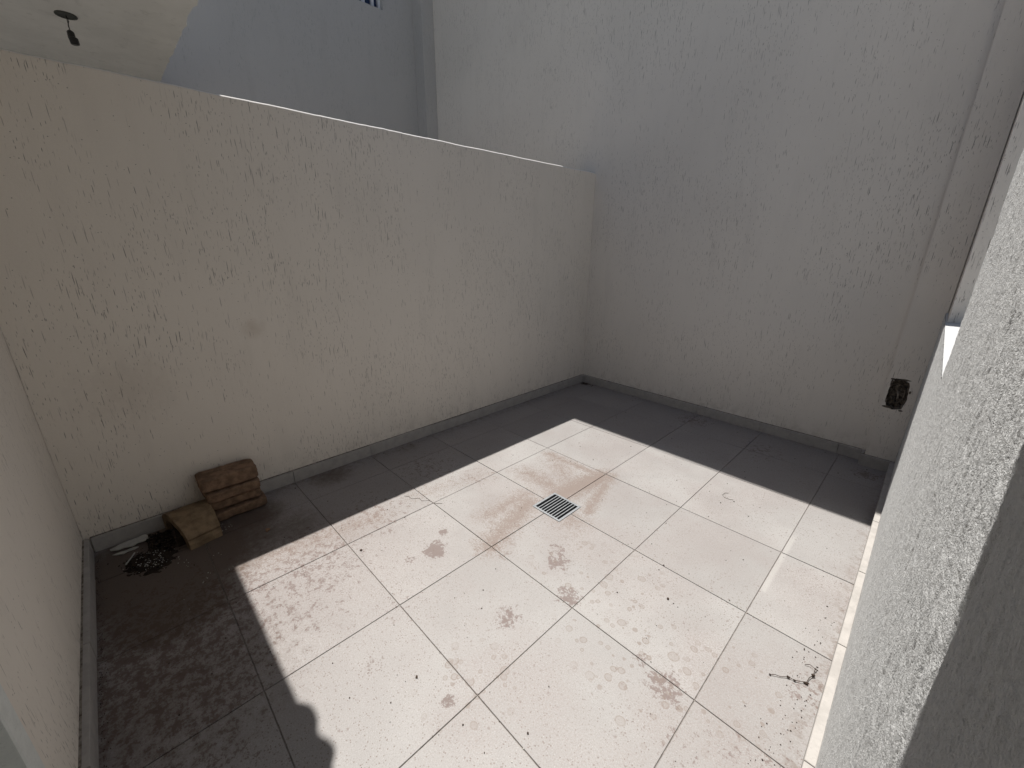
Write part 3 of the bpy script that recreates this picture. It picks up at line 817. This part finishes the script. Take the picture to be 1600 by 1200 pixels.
def shard(name, pts, z0, z1, mat, label, cat):
    bm = bmesh.new()
    A, B = prism(bm, pts, 2, 0, .010)
    n = len(pts)
    for v in A + B: v.co.z += (z0 + (z1 - z0) * ((v.co.y / S + 6.67) / .3)) * S
    o = bm_out(name, bm, mat); tag(o, label, cat); return o
shard('plaster_shard', [(-.448, -6.67), (-.458, -6.625), (-.478, -6.60), (-.488, -6.53), (-.482, -6.47), (-.495, -6.41), (-.44, -6.385), (-.41, -6.40), (-.39, -6.385), (-.372, -6.43), (-.385, -6.47), (-.362, -6.51), (-.392, -6.57), (-.39, -6.61), (-.42, -6.66)], .012, .022, M_chip, 'long white plaster shard lying by the skirting in the dark corner', 'shard')
shard('plaster_shard', [(-.345, -6.655), (-.352, -6.60), (-.338, -6.56), (-.347, -6.50), (-.325, -6.47), (-.31, -6.50), (-.318, -6.55), (-.30, -6.58), (-.325, -6.63)], .004, .010, M_chip, 'smaller white plaster sliver in front of the long shard', 'shard')
bm = bmesh.new(); tube(bm, [(-.10, -6.575, .012), (-.16, -6.525, .03), (-.20, -6.50, .04)], .006, 6); o = bm_out('stick', bm, M_chip)
tag(o, 'short pale stick leaning on the black soil heap', 'stick')

# dead leaf bits and grit across the floor
bm = bmesh.new()
for k in range(620):
    cx_ = R2.uniform(-.5, 4.5); cy_ = R2.uniform(-6.6, .85)
    rr = R2.choice((.0015, .002, .002, .0025, .003, .0035, .004, .005, .0065)) * R2.uniform(.8, 1.2)
    flake(bm, (cx_, cy_, .0012), rr, rr * .7, 5, R2)
for k in range(120):
    cx_ = 4.52 - abs(R2.gauss(0, .09)); cy_ = R2.uniform(-5.5, -2.6)
    flake(bm, (cx_, cy_, .0012), R2.uniform(.002, .005), .003, 5, R2)
for k in range(70):
    cx_ = -.36 + abs(R2.gauss(0, .12)) - .12; cy_ = .84 - abs(R2.gauss(0, .05))
    flake(bm, (cx_, cy_, .001), R2.uniform(.004, .012), .006, 5, R2)
for k in range(260):
    cy_ = YN + .055 + abs(R2.gauss(0, .02)); cx_ = R2.uniform(-.4, 2.4)
    flake(bm, (cx_, cy_, .001), R2.uniform(.0015, .005), .003, 5, R2)
o = bm_out('grit', bm, M_twig); tag(o, 'dark grit and leaf crumbs scattered over the floor tiles', 'grit', kind='stuff')
bm = bmesh.new()
for k in range(90):
    flake(bm, (R2.uniform(.2, 4.5), R2.uniform(-6.4, .4), .0012), R2.uniform(.002, .0045), .003, 5, R2)
o = bm_out('pale_grit', bm, M_chip); tag(o, 'tiny pale grit grains scattered over the floor tiles', 'grit', kind='stuff')

# larger single bits
for (cx_, cy_, rr, lab) in ((1.18, -4.94, .016, 'dark leaf fragment beside the joint near the sunlit corner'),
                            (3.50, -3.35, .016, 'dark curled leaf bit in the right half of the floor'),
                            (.24, -5.50, .03, 'brown clay chip on the shaded floor near the brick stack'),
                            (2.62, -5.22, .012, 'small black pebble on the nearest full tile')):
    bm = bmesh.new(); flake(bm, (cx_, cy_, .001), rr, rr * .5, 8, R2); bmesh.ops.bevel(bm, geom=bm.edges[:], offset=rr * .1 * S, segments=1, affect='EDGES')
    o = bm_out('leaf_fragment' if rr < .02 and 'pebble' not in lab else ('pebble' if 'pebble' in lab else 'clay_chip'), bm, M_twig if rr < .02 else M_brick); tag(o, lab, 'debris')

tw = thing('dry_twig', (4.4, -3.3, 0), 'dry dark twig with shrivelled buds beside the right skirting', 'twig')
pts = [(4.29, -3.46, .006), (4.315, -3.44, .012), (4.345, -3.425, .006), (4.385, -3.39, .010), (4.42, -3.385, .008), (4.455, -3.365, .012), (4.48, -3.35, .008), (4.485, -3.30, .014), (4.50, -3.255, .012), (4.50, -3.20, .02), (4.465, -3.185, .016), (4.44, -3.20, .006)]
bm = bmesh.new(); tube(bm, pts, .0022, 5); bm_out('stem', bm, M_twig, tw)
for (k, s) in ((0, .006), (3, .009), (4, .008), (6, .012), (8, .010), (9, .006)):
    bm = bmesh.new(); p = pts[k]
    bmesh.ops.create_icosphere(bm, subdivisions=2, radius=s * S, matrix=Matrix.Translation(Vector((p[0], p[1], max(p[2], s * .7))) * S) @ Matrix.Diagonal((1.2, .8, .7, 1)))
    rough(bm, s * .2, 120, k); bm_out('bud', bm, M_twig, tw)
bm = bmesh.new()
pts = [(3.27, -1.33, .003), (3.24, -1.36, .006), (3.235, -1.42, .004), (3.27, -1.46, .003), (3.33, -1.46, .006), (3.36, -1.44, .004)]
tube(bm, pts, .0018, 5); bmesh.ops.create_icosphere(bm, subdivisions=1, radius=.007 * S, matrix=Matrix.Translation(Vector((3.38, -1.47, .006)) * S))
tag(bm_out('leaf_stalk', bm, M_twig), 'curled leaf stalk with a knob end on the sunlit tiles near the far shadow', 'stalk')
bm = bmesh.new()
pts = [(.66 + .035 * k + .012 * math.sin(k * 2.3), -4.17 + .018 * k + .02 * math.sin(k * 1.7), .004) for k in range(13)]
tube(bm, pts, .0022, 5)
tag(bm_out('string', bm, plain('grey_string', (.25, .22, .20), .9)), 'crinkled grey string lying across the tiles at the edge of the sun', 'string')
